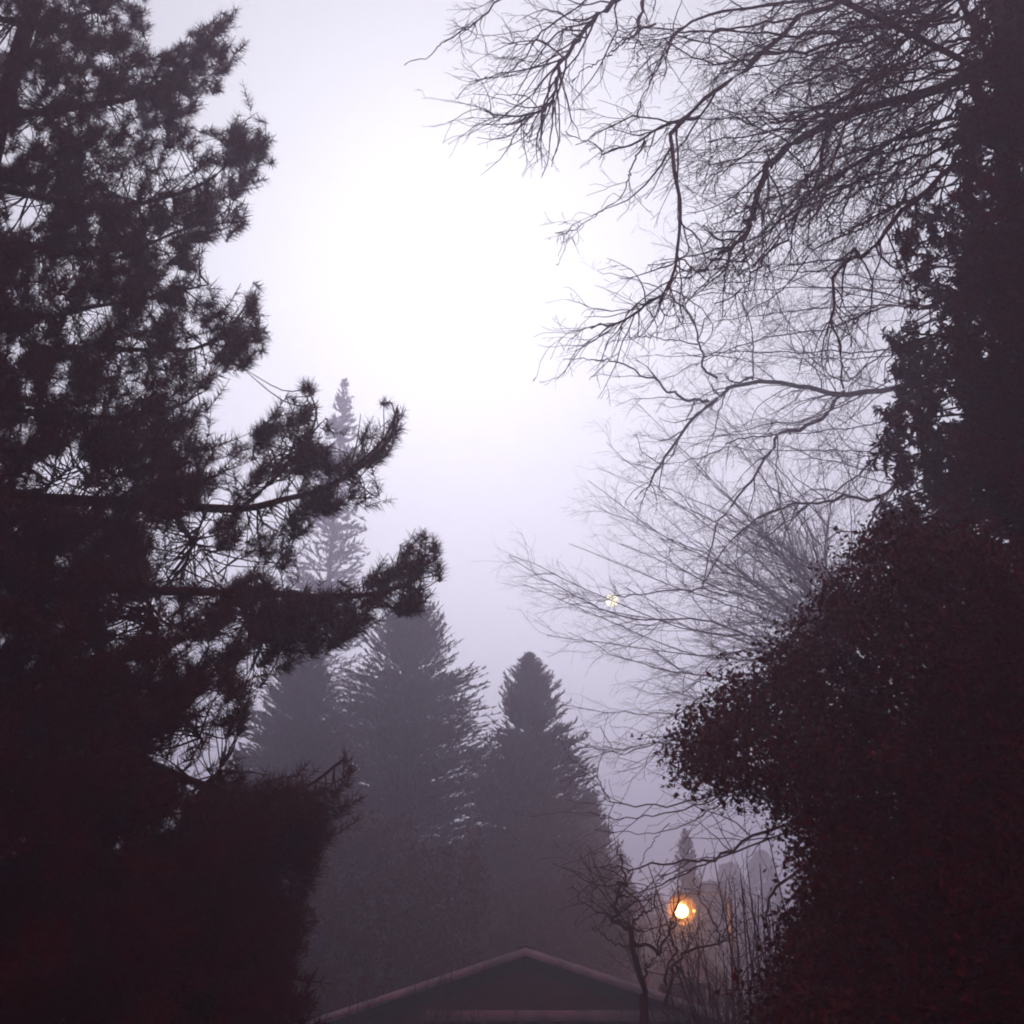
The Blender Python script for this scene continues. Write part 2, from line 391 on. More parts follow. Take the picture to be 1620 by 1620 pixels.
# far woods that only read as a dark bank in the fog
rng = np.random.default_rng(15)
mb = MB(); tk = []
for Yw, n_, hh in ((47, 20, 8.8), (72, 60, 13), (98, 70, 19)):
    for q in range(n_):
        X = rng.uniform(-Yw*.95, Yw*.95) if Yw > 60 else rng.uniform(5, 34); h = hh*rng.uniform(.6, 1.15); Yq = Yw + rng.uniform(-6, 6); w_ = rng.uniform(2.2, 4.2)
        k = 2600; z = rng.random(k)**.85; rr = w_*np.sqrt(np.clip(1.02-z, 0, 1))*rng.random(k)**.4; a = rng.random(k)*6.283
        leaves(mb, np.stack([X + rr*np.cos(a), Yq + rr*np.sin(a), .3 + z*h], -1), .55, .6)
        tk.append(smooth_path([(X, Yq, -.2), (X, Yq, h*.5), (X, Yq, h*.9)], 5))
mb.tubes(np.array(tk), np.broadcast_to(np.linspace(.25, .05, 5), (len(tk), 5)), 5)
o = mb.build('distant_woods', M['fir'], None, smooth=False); o['kind'] = 'stuff'
rng = np.random.default_rng(21)
# ================================================================ BARE TREES
def twig_set(parents, per_m, lens, ang, drift, lvl, rr, n=7, tipbias=.15, zflat=1.0, cap=1.9):
    """parents: list of (P, R); returns list of new (P, R)"""
    res = []
    for P, R in parents:
        seg = np.linalg.norm(np.diff(P, axis=0), axis=1); Ltot = seg.sum()
        cnt = rng.poisson(max(Ltot*per_m, .2))
        for _ in range(cnt):
            t = tipbias + (1-tipbias)*rng.random(); f = t*(len(P)-1); i_ = min(int(f), len(P)-2); u = f-i_
            a = P[i_]*(1-u) + P[i_+1]*u; td = unit(P[i_+1]-P[i_])
            r0 = min((R[i_]*(1-u) + R[i_+1]*u)*.62, rr)
            l = min(Ltot*rng.uniform(*lens), cap)*(1.15-.70*t)
            pr = unit(np.cross(td, rng.normal(size=3)))
            th = rng.uniform(*ang); d0 = unit(td*math.cos(th) + pr*math.sin(th)); d0[1] *= zflat; d0 = unit(d0)
            d = d0.copy(); pts = [a]; wd = unit(rng.normal(size=3))
            for s_ in range(n-1):
                d = unit(d + np.array(drift)*.16 + wd*.10 + rng.normal(0, .19, 3)); pts.append(pts[-1] + d*l/(n-1))
            res.append((np.array(pts), np.linspace(r0, max(r0*.35, .0028), n)))
    return res
def bare_tree(name, label, root_xy, trunk_pts, tr, guides, specs, m=M['greybark'], group='leafless trees in the fog', tr1=.05, knob=0):
    root = thing(name, (root_xy[0], root_xy[1], 0), label, 'bare tree', group)
    _, TP = trunk_mesh(trunk_pts, tr, tr1, root, m)
    limbs = []
    for px, d0, d1, r, join in guides:
        k = len(px); ds = np.linspace(d0, d1, k) + np.r_[0, rng.normal(0, .15, max(k-2, 0)), 0][:k]
        c = [at(x, y, d) for (x, y), d in zip(px, ds)]
        if join == 1:   # run the limb back to its trunk
            q = TP[np.argmin(np.linalg.norm((TP - (c[0] + np.array([0, 0, -1.2])))*np.array([1,1,1]), axis=1))]
            c = [q] + c; 
        nn = 34; P = smooth_path(c, nn)
        w3 = np.cumsum(rng.normal(0, .035, (nn, 3)), 0); w3 -= np.linspace(0, 1, nn)[:, None]*w3[-1]; P += w3*min(1, r/.05)
        P[3:-1] += rng.normal(0, .010, (nn-4, 3))
        t = np.linspace(0, 1, nn); R = np.maximum(r*.8*(1-.80*t), .0055)
        if knob: R = R*(1 + knob*np.abs(rng.normal(size=nn)))
        limbs += [(P, R)] if join != 3 else [(P[:18], R[:18])]; mb = MB(); mb.tubes(P, R, 7); mb.build('limb', m, root)
    cur = limbs; mb = MB()
    for sp in specs:
        new = twig_set(cur, **sp)
        if new: mb.tubes(np.array([p for p, _ in new]), np.array([r for _, r in new]), 4)
        cur = new if not sp.get('keep') else cur + new
    mb.build('twigs', m, root)
    return root

# near tree, upper right
gA = [
 ([(1480,-60),(1330,0),(1265,32),(1185,112),(1105,185),(1082,235),(1086,320),(1078,390),(1050,435),(1018,482),(975,512),(935,520)], 10.5, 9.5, .052, 1),
 ([(1258,33),(1180,45),(1085,58),(1045,98),(1022,150),(1010,188)], 10.2, 9.6, .022, 0),
 ([(1120,-90),(1000,-10),(960,25),(932,58),(912,86),(893,106),(880,150),(858,170),(820,174),(765,172)], 10.8, 9.8, .060, 1),
 ([(885,120),(872,160),(852,195),(835,226)], 9.9, 9.7, .014, 0),
 ([(1060,-120),(1022,0),(1016,60),(1011,98)], 10.8, 10.4, .035, 0),
 ([(1105,186),(1062,195),(1020,222),(970,240),(945,230),(895,208)], 9.9, 9.4, .024, 0),
 ([(1020,222),(1002,260),(998,296),(950,336),(910,362),(878,369)], 9.7, 9.2, .014, 0),
 ([(900,-110),(785,0),(742,45),(700,76),(668,98),(640,103)], 10.2, 9.4, .020, 3),
 ([(1010,-60),(900,15),(850,55),(818,98),(788,120),(752,126)], 10.6, 9.6, .020, 0),
 ([(1040,40),(1000,60),(960,85),(930,110),(905,130)], 10.2, 9.8, .020, 0),
 ([(1640,30),(1500,108),(1400,152),(1290,192),(1232,240),(1212,310),(1190,350),(1140,400),(1090,440)], 11.2, 9.8, .095, 1),
 ([(1620,150),(1550,215),(1500,258),(1420,325),(1350,386),(1326,396),(1312,440),(1318,500),(1330,560)], 10.6, 10, .060, 1),
 ([(1560,0),(1440,35),(1330,78),(1200,108),(1140,100),(1050,60)], 11.2, 10.4, .050, 1),
 ([(1600,-80),(1500,10),(1420,80),(1340,150),(1270,190),(1190,220),(1120,225)], 11.4, 10.6, .045, 1),
 ([(1600,60),(1480,180),(1380,230),(1280,300),(1230,360),(1180,430),(1130,480)], 11.2, 10.2, .045, 1),
 ([(1580,-100),(1420,-40),(1280,-20),(1150,10),(1080,60),(1050,120)], 11.5, 10.3, .05, 1),
 ([(1600,200),(1450,210),(1360,280),(1300,330),(1250,345),(1180,335)], 11, 10.2, .035, 1),
 ([(1620,110),(1470,150),(1350,190),(1250,200),(1180,180),(1090,185)], 11.2, 10.2, .035, 1),
 ([(1560,-40),(1480,60),(1400,110),(1330,180),(1310,250),(1270,310),(1200,400),(1170,430)], 11.6, 10.8, .035, 1),
 ([(1490,250),(1440,300),(1420,330),(1380,350),(1290,400),(1250,450),(1180,500)], 10.8, 10.4, .028, 0),
 ([(1620,380),(1500,460),(1440,480),(1420,470),(1425,440)], 10, 9.8, .03, 1),
 ([(1480,420),(1440,430),(1400,470),(1360,500),(1330,540)], 10, 9.8, .014, 0),
]
for _ in range(34):
    sx_, sy_ = rng.uniform(1500, 1640), rng.uniform(-150, 260)
    ex_, ey_ = max(sx_ - rng.uniform(200, 520), 1120), 0
    ey_ = sy_ + (sx_-ex_)*rng.uniform(.15, 1.0); ey_ = min(ey_, 520 - (1500-ex_)*.25)
    b_ = rng.uniform(-50, 30)
    gA.append(([(sx_, sy_), (sx_*.7+ex_*.3, sy_*.75+ey_*.25+b_*.8), (sx_*.4+ex_*.6, sy_*.5+ey_*.5+b_), (ex_+rng.uniform(10, 50), ey_-rng.uniform(0, 40)), (ex_, ey_)], 11+rng.normal(0, .8), 10.4+rng.normal(0, 1), rng.uniform(.016, .034), 0))
rootA = at(1800, 1500, 11)
trA = [at(1820,1745,11), at(1760,1200,11), at(1690,800,11), at(1600,350,11.2), at(1590,100,11.4), at(1570,-100,11.6), at(1530,-330,11.8)]
trA[0][2] = -.1
bare_tree('bare_tree', 'large dark leafless tree whose forked boughs reach in from the upper right corner', (trA[0][0], 11), trA, .30, gA, [
   dict(per_m=3.2, lens=(.12,.34), ang=(.35,1.0), drift=(-.45,-.05,-.55), lvl=1, rr=.016, n=10, zflat=.8),
   dict(per_m=4.0, lens=(.25,.6), ang=(.4,1.1), drift=(-.3,-.05,-.25), lvl=2, rr=.006),
   dict(per_m=2.6, lens=(.25,.6), ang=(.4,1.1), drift=(-.1,0,-.1), lvl=3, rr=.0036, n=5)], knob=.06)

# middle tree
gB = [
 ([(1500,600),(1410,604),(1332,616),(1302,606),(1270,600),(1190,600),(1150,614),(1115,636),(1078,682),(1052,722),(1030,746),(1005,790)], 17, 15.6, .085, 1),
 ([(1115,636),(1082,634),(1052,612),(1000,582),(950,572),(890,568)], 16, 15.2, .040, 0),
 ([(1135,600),(1115,580),(1108,542),(1080,492),(1045,462),(1000,442),(945,428)], 16, 15.5, .035, 0),
 ([(1110,545),(1050,534),(1005,536),(960,545)], 15.9, 15.5, .018, 0),
 ([(1190,598),(1125,594)], 16.2, 16, .03, 0),
 ([(1332,618),(1300,652),(1250,681),(1225,692),(1200,735),(1160,792),(1132,850),(1112,925)], 16.6, 15.8, .055, 0),
 ([(1228,688),(1160,702),(1120,724),(1060,734),(1010,730)], 16.2, 15.6, .020, 0),
 ([(1335,612),(1334,570),(1328,535),(1316,495),(1318,440),(1335,400)], 16.6, 16.4, .028, 0),
 ([(1190,600),(1190,545),(1182,505),(1160,455),(1120,410),(1080,380)], 16.2, 16.0, .020, 0),
 ([(1500,690),(1440,745),(1396,792),(1340,796),(1290,800),(1238,801),(1160,850),(1110,930)], 16, 15.2, .060, 1),
 ([(1394,794),(1360,850),(1330,888),(1305,925),(1290,965)], 15.8, 15.6, .040, 0),
 ([(1480,680),(1408,718),(1360,748),(1310,788),(1250,832),(1180,880),(1150,895)], 16.4, 15.6, .030, 1),
 ([(1500,500),(1400,560),(1340,600),(1280,560),(1240,500),(1215,440)], 17, 16, .03, 1),
 ([(1230,690),(1226,760),(1240,830),(1260,890)], 16.2, 16, .016, 0),
 ([(1150,616),(1130,680),(1105,740),(1090,790)], 16, 15.6, .016, 0),
 ([(1500,420),(1400,440),(1300,430),(1230,460),(1200,520)], 17, 16, .03, 1),
]
for _ in range(12):
    sx_, sy_ = rng.uniform(1440, 1520), rng.uniform(380, 800); ex_ = rng.uniform(1000, 1260); ey_ = sy_ + rng.uniform(-160, 160); b_ = rng.uniform(-40, 40)
    gB.append(([(sx_, sy_), (sx_*.65+ex_*.35, sy_*.7+ey_*.3+b_), (sx_*.3+ex_*.7, sy_*.4+ey_*.6+b_*.6), (ex_, ey_)], 17+rng.normal(0, .8), 16+rng.normal(0, .8), rng.uniform(.016, .028), 0))
gB = [(a, b*1.3, c*1.3, d*1.2, e_) for a, b, c, d, e_ in gB]
trB = [at(1740,1700,22), at(1700,1300,22), at(1630,900,22), at(1580,650,22.2), at(1560,400,22.4), at(1540,100,22.5)]
trB[0][2] = -.1
bare_tree('bare_tree', 'leafless tree with one long bent horizontal bough forking across the middle right of the sky', (trB[0][0], 22), trB, .28, gB, [
   dict(per_m=2.8, lens=(.16,.42), ang=(.4,1.1), drift=(-.3,0,-.1), lvl=1, rr=.018, n=9, zflat=.8),
   dict(per_m=3.8, lens=(.25,.6), ang=(.4,1.1), drift=(-.2,0,-.05), lvl=2, rr=.007),
   dict(per_m=2.2, lens=(.25,.6), ang=(.4,1.1), drift=(0,0,0), lvl=3, rr=.0042, n=5)])

# far fan shaped tree
gC = []
tips = [(1010,640),(1090,600),(960,700),(945,740),(940,800),(900,860),(805,878),(830,925),(865,1005),(905,955),(930,760),(1150,640),(1220,700),(1010,760),(1060,700),(980,860),(1290,680),(1340,720)]
for i_, (tx, ty) in enumerate(tips):
    t_ = rng.random(); bx, by = 1300 + 55*t_ + rng.normal(0, 8), 940 + 130*t_ + rng.normal(0, 8)
    mx, my = bx + (tx-bx)*.5 + rng.normal(0, 15), by + (ty-by)*.5 + (22 if ty > 850 else -28) + rng.normal(0, 14)
    gC.append(([(bx+30, by+30), (bx, by), (bx+(tx-bx)*.25, by+(ty-by)*.27 + (12 if ty > 850 else -10)), (mx, my), (tx, ty)], 25, 25 + rng.normal(0, 1.5), .055, 1))
gC += [([(1350,1060),(1240,1032),(1160,1000),(1080,985),(1010,985),(940,960),(860,920),(805,880)], 25, 24, .05, 1),
       ([(1350,1075),(1230,1076),(1120,1072),(1040,1060),(980,1040),(900,1000)], 25, 24, .045, 1),
       ([(1330,1085),(1180,1090),(1110,1100),(1060,1130),(980,1128),(893,1115)], 25, 24, .04, 1),
       ([(1300,1120),(1150,1130),(1050,1165),(980,1180),(925,1200)], 25, 24.5, .04, 1)]
gC.append(([(1150,945), (1060,938), (985,947), (955,952), (915,944)], 25, 24.5, .034, 0))
for _ in range(12):
    sx_, sy_ = rng.uniform(1290, 1420), rng.uniform(820, 1090); ex_ = rng.uniform(920, 1240); ey_ = sy_ + rng.uniform(-330, 110); b_ = rng.uniform(-45, 45)
    gC.append(([(sx_, sy_), (sx_*.7+ex_*.3, sy_*.7+ey_*.3+b_*.7), (sx_*.35+ex_*.65, sy_*.4+ey_*.6+b_), (ex_, ey_)], 25+rng.normal(0, 1.2), 24.5+rng.normal(0, 1.2), rng.uniform(.02, .04), 0))
gC = [(a, b*1.2, c*1.2, d*1.1, e_) for a, b, c, d, e_ in gC]
trC = [at(1395,1700,30), at(1385,1400,30), at(1360,1150,30), at(1335,1030,30), at(1322,985,30)]
trC[0][2] = -.1
bare_tree('bare_tree', 'faint leafless tree fanning out fine branches to the left around the moon', (trC[0][0], 30), trC, .24, gC, [
   dict(per_m=2.6, cap=3.2, tipbias=.38, lens=(.18,.42), ang=(.25,.8), drift=(-.25,0,.05), lvl=1, rr=.020, n=8),
   dict(per_m=2.8, lens=(.25,.6), ang=(.35,.9), drift=(-.15,0,0), lvl=2, rr=.010),
   dict(per_m=1.7, lens=(.25,.6), ang=(.4,1.0), drift=(0,0,0), lvl=3, rr=.007, n=5)], tr1=.12)

# arching low boughs tree (behind the evergreen shrub)
gE = [([(1260,1200),(1180,1238),(1090,1260),(1010,1266),(965,1250),(950,1215),(960,1185)], 15, 14, .022, 1),
      ([(1270,1225),(1170,1248),(1110,1282),(1020,1302),(960,1300),(930,1285)], 15, 14.2, .022, 1),
      ([(1280,1240),(1170,1262),(1110,1300),(1030,1318),(940,1312)], 15, 14.2, .02, 1),
      ([(1420,1240),(1330,1290),(1230,1320),(1150,1348),(1080,1372),(1000,1385),(950,1372)], 15, 14.0, .040, 1),
      ([(1420,1270),(1330,1300),(1220,1340),(1120,1375),(1040,1400),(980,1420)], 15, 14.4, .03, 1),
      ([(1300,1180),(1200,1180),(1110,1190),(1040,1180),(985,1195),(950,1150)], 15, 14.4, .02, 1),
      ([(1330,1330),(1235,1400),(1218,1450),(1222,1500),(1190,1530),(1160,1580),(1150,1620)], 15, 14.6, .03, 0),
      ([(1100,1372),(1045,1400),(1010,1440),(960,1465)], 14.6, 14.4, .012, 0),
      ([(1060,1303),(1035,1330),(1020,1350),(1010,1380)], 14.4, 14.4, .008, 0)]
trE = [at(1500,1700,15), at(1480,1500,15), at(1450,1300,15), at(1400,1180,15), at(1330,1100,15)]
trE[0][2] = -.1
bare_tree('bare_tree', 'low leafless tree whose thin boughs arch left above the street lamp', (trE[0][0], 15), trE, .16, gE, [
   dict(per_m=1.6, lens=(.15,.35), ang=(.4,1.1), drift=(-.2,0,.05), lvl=1, rr=.010, n=7, zflat=.8),
   dict(per_m=2.6, lens=(.25,.6), ang=(.4,1.1), drift=(0,0,0), lvl=2, rr=.005),
   dict(per_m=2.2, lens=(.25,.6), ang=(.4,1.1), drift=(0,0,0), lvl=3, rr=.0034, n=5)], m=M['bark'])

# small gnarled tree in front of the lamp
gD = [([(1018,1575),(1012,1520),(1000,1480),(990,1455),(993,1430),(996,1400),(985,1370),(978,1340)], 13, 13, .042, 0),
      ([(1003,1482),(1030,1492),(1046,1500),(1052,1470),(1060,1440),(1068,1405),(1075,1380)], 13, 12.8, .026, 0),
      ([(998,1462),(1012,1450),(1024,1440),(1024,1415),(1040,1395),(1052,1380)], 13, 13.1, .016, 0),
      ([(992,1462),(970,1452),(950,1440),(925,1420),(905,1400)], 13, 13.2, .020, 0),
      ([(1018,1560),(1030,1530),(1043,1505)], 13, 13, .02, 0),
      ([(1006,1500),(975,1495),(955,1470),(935,1465)], 13, 12.7, .014, 0),
      ([(1055,1560),(1063,1520),(1056,1480),(1065,1450)], 13, 13.3, .02, 0),
      ([(1050,1600),(1062,1540),(1090,1505),(1135,1490),(1120,1455),(1105,1420),(1100,1390)], 13, 13.4, .024, 0),
      ([(1135,1490),(1160,1460),(1170,1420)], 13.4, 13.5, .012, 0),
      ([(995,1420),(965,1400),(940,1370)], 13, 12.8, .012, 0)]
trD = [at(1022,1990,13), at(1022,1800,13), at(1020,1650,13), at(1018,1572,13)]
trD[0][2] = -.1
bare_tree('bare_tree', 'small gnarled bare tree with a crooked trunk left of the lit street lamp', (trD[0][0], 13), trD, .085, gD, [
   dict(per_m=4.5, lens=(.2,.5), ang=(.5,1.3), drift=(0,0,.1), lvl=1, rr=.010, n=7),
   dict(per_m=5.0, lens=(.25,.6), ang=(.5,1.2), drift=(0,0,0), lvl=2, rr=.005),
   dict(per_m=4.0, lens=(.25,.6), ang=(.5,1.2), drift=(0,0,0), lvl=3, rr=.0032, n=5)], m=M['bark'], tr1=.045)

# leafless shrubs in front of the house and at the lower right
def shrub(px, Y, h, label, nst=9, spread=.5, seed=1):
    global rng
    rng = np.random.default_rng(seed)
    b = at(px, 1620, Y); b[2] = 0
    root = thing('bare_shrub', b, label, 'shrub', 'bare shrubs around the house')
    stems = []
    for _ in range(nst):
        a = rng.random()*6.28; s = spread*rng.random()
        p0 = b + np.array([math.cos(a)*.12, math.sin(a)*.12, -.05])
        p2 = b + np.array([math.cos(a)*s*h*.6, math.sin(a)*s*h*.6, h*rng.uniform(.75, 1.0)])
        P = smooth_path([p0, (p0+p2)/2 + rng.normal(0, .12, 3), p2], 14); stems.append((P, np.linspace(.022, .006, 14)))
    mb = MB(); mb.tubes(np.array([p for p, _ in stems]), np.array([r for _, r in stems]), 5); mb.build('stems', M['bark'], root)
    mb = MB(); cur = stems
    for sp in (dict(per_m=3.0, lens=(.15,.4), ang=(.3,.9), drift=(0,0,.4), lvl=1, rr=.009), dict(per_m=4.5, lens=(.25,.6), ang=(.3,.9), drift=(0,0,.2), lvl=2, rr=.006, n=5)):
        cur = twig_set(cur, **sp)
        mb.tubes(np.array([p for p, _ in cur]), np.array([r for _, r in cur]), 3)
    mb.build('twigs', M['bark'], root)
shrub(700, 20, 3.9, 'bare shrub crossing the left slope of the gable roof', 8, .35, 31)
shrub(790, 21, 4.1, 'bare twiggy shrub standing just left of the house ridge', 9, .3, 32)
shrub(590, 20, 3.6, 'bare shrub at the low left end of the roof slope', 8, .4, 33)
shrub(1110, 17, 4.0, 'bare shrub under the street lamp, right of the house', 12, .5, 34)
shrub(1210, 14, 4.6, 'tall dark bare shrub at the left edge of the evergreen mass', 20, .5, 35)
shrub(1165, 15.5, 4.0, 'bare shrub between the street lamp and the evergreen mass', 16, .6, 38)
shrub(930, 22, 3.7, 'bare shrub crossing the right slope of the gable roof', 7, .35, 36)
shrub(340, 14, 2.9, 'low bare shrub below the pine at the bottom left', 9, .5, 37)

# ================================================================ RIGHT EVERGREENS
rng = np.random.default_rng(51)
CEDAR = [(1640,-200),(1560,-120),(1545,0),(1525,120),(1500,230),(1470,300),(1420,330),(1418,380),(1450,440),(1510,500),(1470,530),(1415,520),(1405,545),(1418,600),(1400,640),(1385,700),(1410,740),(1398,800),(1370,830),(1500,1000),(1640,1250),(2300,1250),(2300,-200)]
CH = [(1500,150,16,22),(1580,140,10,14),(1470,360,22,10),(1455,400,12,18),(1530,415,12,14),(1500,450,16,8),(1495,520,10,18),(1525,560,6,12),(1475,590,6,12),(1520,625,8,8),(1500,660,9,20),(1510,705,12,9),(1475,735,6,6),(1440,560,8,10),(1560,320,8,16),(1540,250,10,14),(1610,135,8,12),(1480,815,10,6),(1450,800,10,8),(1590,480,6,8)]
c_root = thing('cedar_tree', (7.6, 12, 0), 'huge dark evergreen with hanging fronds running up the right edge of the picture', 'evergreen tree')
_, cTP = trunk_mesh([(7.6,12,-.1), (7.5,12,5), (7.9,12,11), (8.4,12.2,17)], .40, .12, c_root, M['bark'])
NCl = 4300
x, y = sample_px(NCl, CEDAR, CH, 48., -.22)
Yd = np.clip(12 + rng.normal(0, 1.2, NCl), 9.2, 15)
x2, y2 = sample_px(800, [(1548,-150),(1535,200),(1500,480),(1520,760),(1720,760),(1760,-150)], CH, 40., -.3)
x = np.r_[x, x2]; y = np.r_[y, y2]; Yd = np.r_[Yd, rng.uniform(9.0, 10.6, 800)]; NCl += 800; C = at_v(x, y, Yd)
mbc = MB(); mbb = MB(); bp = []; br = []
for j in range(NCl):
    c = C[j]
    # a hanging spray: central drooping rachis with little scale twigs either side
    l = rng.uniform(.35, .7); a = rng.random()*6.28
    h = np.array([math.cos(a), math.sin(a), 0]); end = c + h*l*.35 + np.array([0, 0, -l*.55]); st = c - h*l*.3 + np.array([0, 0, l*.2])
    k = 110; u = rng.random((k, 1)); base = st*(1-u) + end*u - np.array([0, 0, 0]) 
    d_ = unit(rng.normal(0, .7, (k, 3)) + h*.3 + np.array([0, 0, -.55])); s_ = rng.uniform(.05, .13, (k, 1))
    sw = unit(np.cross(d_, rng.normal(size=(k, 3))))*s_*.13
    mbc.quads(np.stack([base, base + d_*s_*.5 + sw, base + d_*s_, base + d_*s_*.5 - sw], 1))
    if j % 3 == 0:
        q = cTP[np.argmin(np.abs(cTP[:, 2] - (c[2]+.4)))]
        bp.append(smooth_path([q, (q+c)/2 + np.array([0, 0, .25]) + rng.normal(0, .1, 3), c, end], 10)); br.append(np.linspace(.03, .004, 10))
mbb.tubes(np.array(bp), np.array(br), 4)
mbb.build('branches', M['bark'], c_root); mbc.build('crown', M['cedar'], c_root, smooth=False)

LAUREL = [(1080,1190),(1100,1150),(1150,1105),(1185,1075),(1215,1040),(1255,1000),(1290,965),(1325,930),(1345,880),(1385,835),(1430,820),(1500,850),(1640,900),(2100,900),(2100,1900),(1230,1900),(1205,1640),(1235,1540),(1265,1470),(1290,1400),(1270,1330),(1240,1290),(1190,1258),(1150,1240),(1110,1232),(1085,1215)]
LH = [(1160,1110,8,6),(1170,1165,5,5),(1395,905,5,6),(1480,975,5,8),(1478,1100,4,3),(1425,1035,5,4),(1330,1215,10,9),(1380,1205,6,7),(1372,1240,9,6),(1275,1185,4,4),(1210,1225,6,4),(1350,1240,6,4)]
l_root = thing('laurel_tree', (4.9, 8.5, 0), 'dense broadleaf evergreen bulging leftward in the lower right, darkest mass in view', 'evergreen tree')
_, lTP = trunk_mesh([(4.9,8.5,-.1), (4.8,8.5,1.5), (4.95,8.6,3.2), (5.2,8.5,5)], .16, .05, l_root, M['bark'], sides=10)
NL = 8800
x, y = sample_px(NL, LAUREL, LH, 30., -.38)
Yd = np.clip(8.5 + rng.normal(0, .75, NL), 6.9, 10.4); C = at_v(x, y, Yd)
mbc = MB(); bp = []; br = []
for j in range(NL):
    c = C[j]; k = 42
    leaves(mbc, c + rng.normal(0, .10, (k, 3)), rng.choice([.032, .042, .052]), rng.uniform(.4, .7))
    if j % 22 == 0:      # loose leafy shoots that break the outline
        h = unit(np.array([c[0]-5.6, (c[1]-8.5)*.6, rng.uniform(-.6, 1.2)]) + rng.normal(0, .3, 3)); l = rng.uniform(.2, .5)
        sp_ = smooth_path([c, c + h*l*.5 + np.array([0, 0, .03]), c + h*l], 8); bp.append(sp_); br.append(np.linspace(.006, .002, 8))
        leaves(mbc, sp_[rng.integers(2, 8, 16)] + rng.normal(0, .03, (16, 3)), .055, .45)
    if j % 5 == 0:
        q = lTP[rng.integers(8, 26)]
        bp.append(smooth_path([q, (q+c)/2 + rng.normal(0, .12, 3), c], 8)); br.append(np.linspace(.02, .004, 8))
mbb = MB(); mbb.tubes(np.array(bp), np.array(br), 4); mbb.build('branches', M['bark'], l_root)
mbc.build('crown', M['laurel'], l_root, smooth=False)

# dark evergreen hedge behind the house
def hedge(x0, x1, Y, h, label, seed, dep=2.2):
    global rng
    rng = np.random.default_rng(seed); a = at(x0, 1500, Y)[0]; b = at(x1, 1500, Y)[0]
    root = thing('hedge', ((a+b)/2, Y, 0), label, 'hedge', 'hedges behind the house')
    mb = MB(); n_ = int((b-a)*h*38)
    X = rng.uniform(a, b, n_); z = rng.random(n_)**.8
    top = np.array([h*(1 + .22*noise.noise(Vector((q*.45, seed, 0))) + .1*noise.noise(Vector((q*1.7, seed, 5)))) for q in X])
    C = np.stack([X, Y + rng.uniform(-dep/2, dep/2, n_)*(1-.5*z), z*top], -1)
    for k in range(16): leaves(mb, C + rng.normal(0, .12, C.shape), .14, .5)
    mb.build('foliage', M['hedge'], root, smooth=False)
    st = MB(); P = []
    for q in np.arange(a+.4, b, .9): P.append(smooth_path([(q, Y, -.1), (q+rng.normal(0, .1), Y, h*.4), (q+rng.normal(0, .2), Y, h*.75)], 6))
    st.tubes(np.array(P), np.broadcast_to(np.linspace(.05, .015, 6), (len(P), 6)), 5); st.build('stems', M['bark'], root)
hedge(180, 760, 27, 7.4, 'tall dark hedge to the left behind the gable house under the pine', 61)
hedge(235, 470, 14.5, 4.0, 'near dark bush below the pine, left of where the roof starts', 63, 2.6)
hedge(745, 1010, 33, 7.4, 'dark hedge directly behind the house ridge at the foot of the conifers', 62)

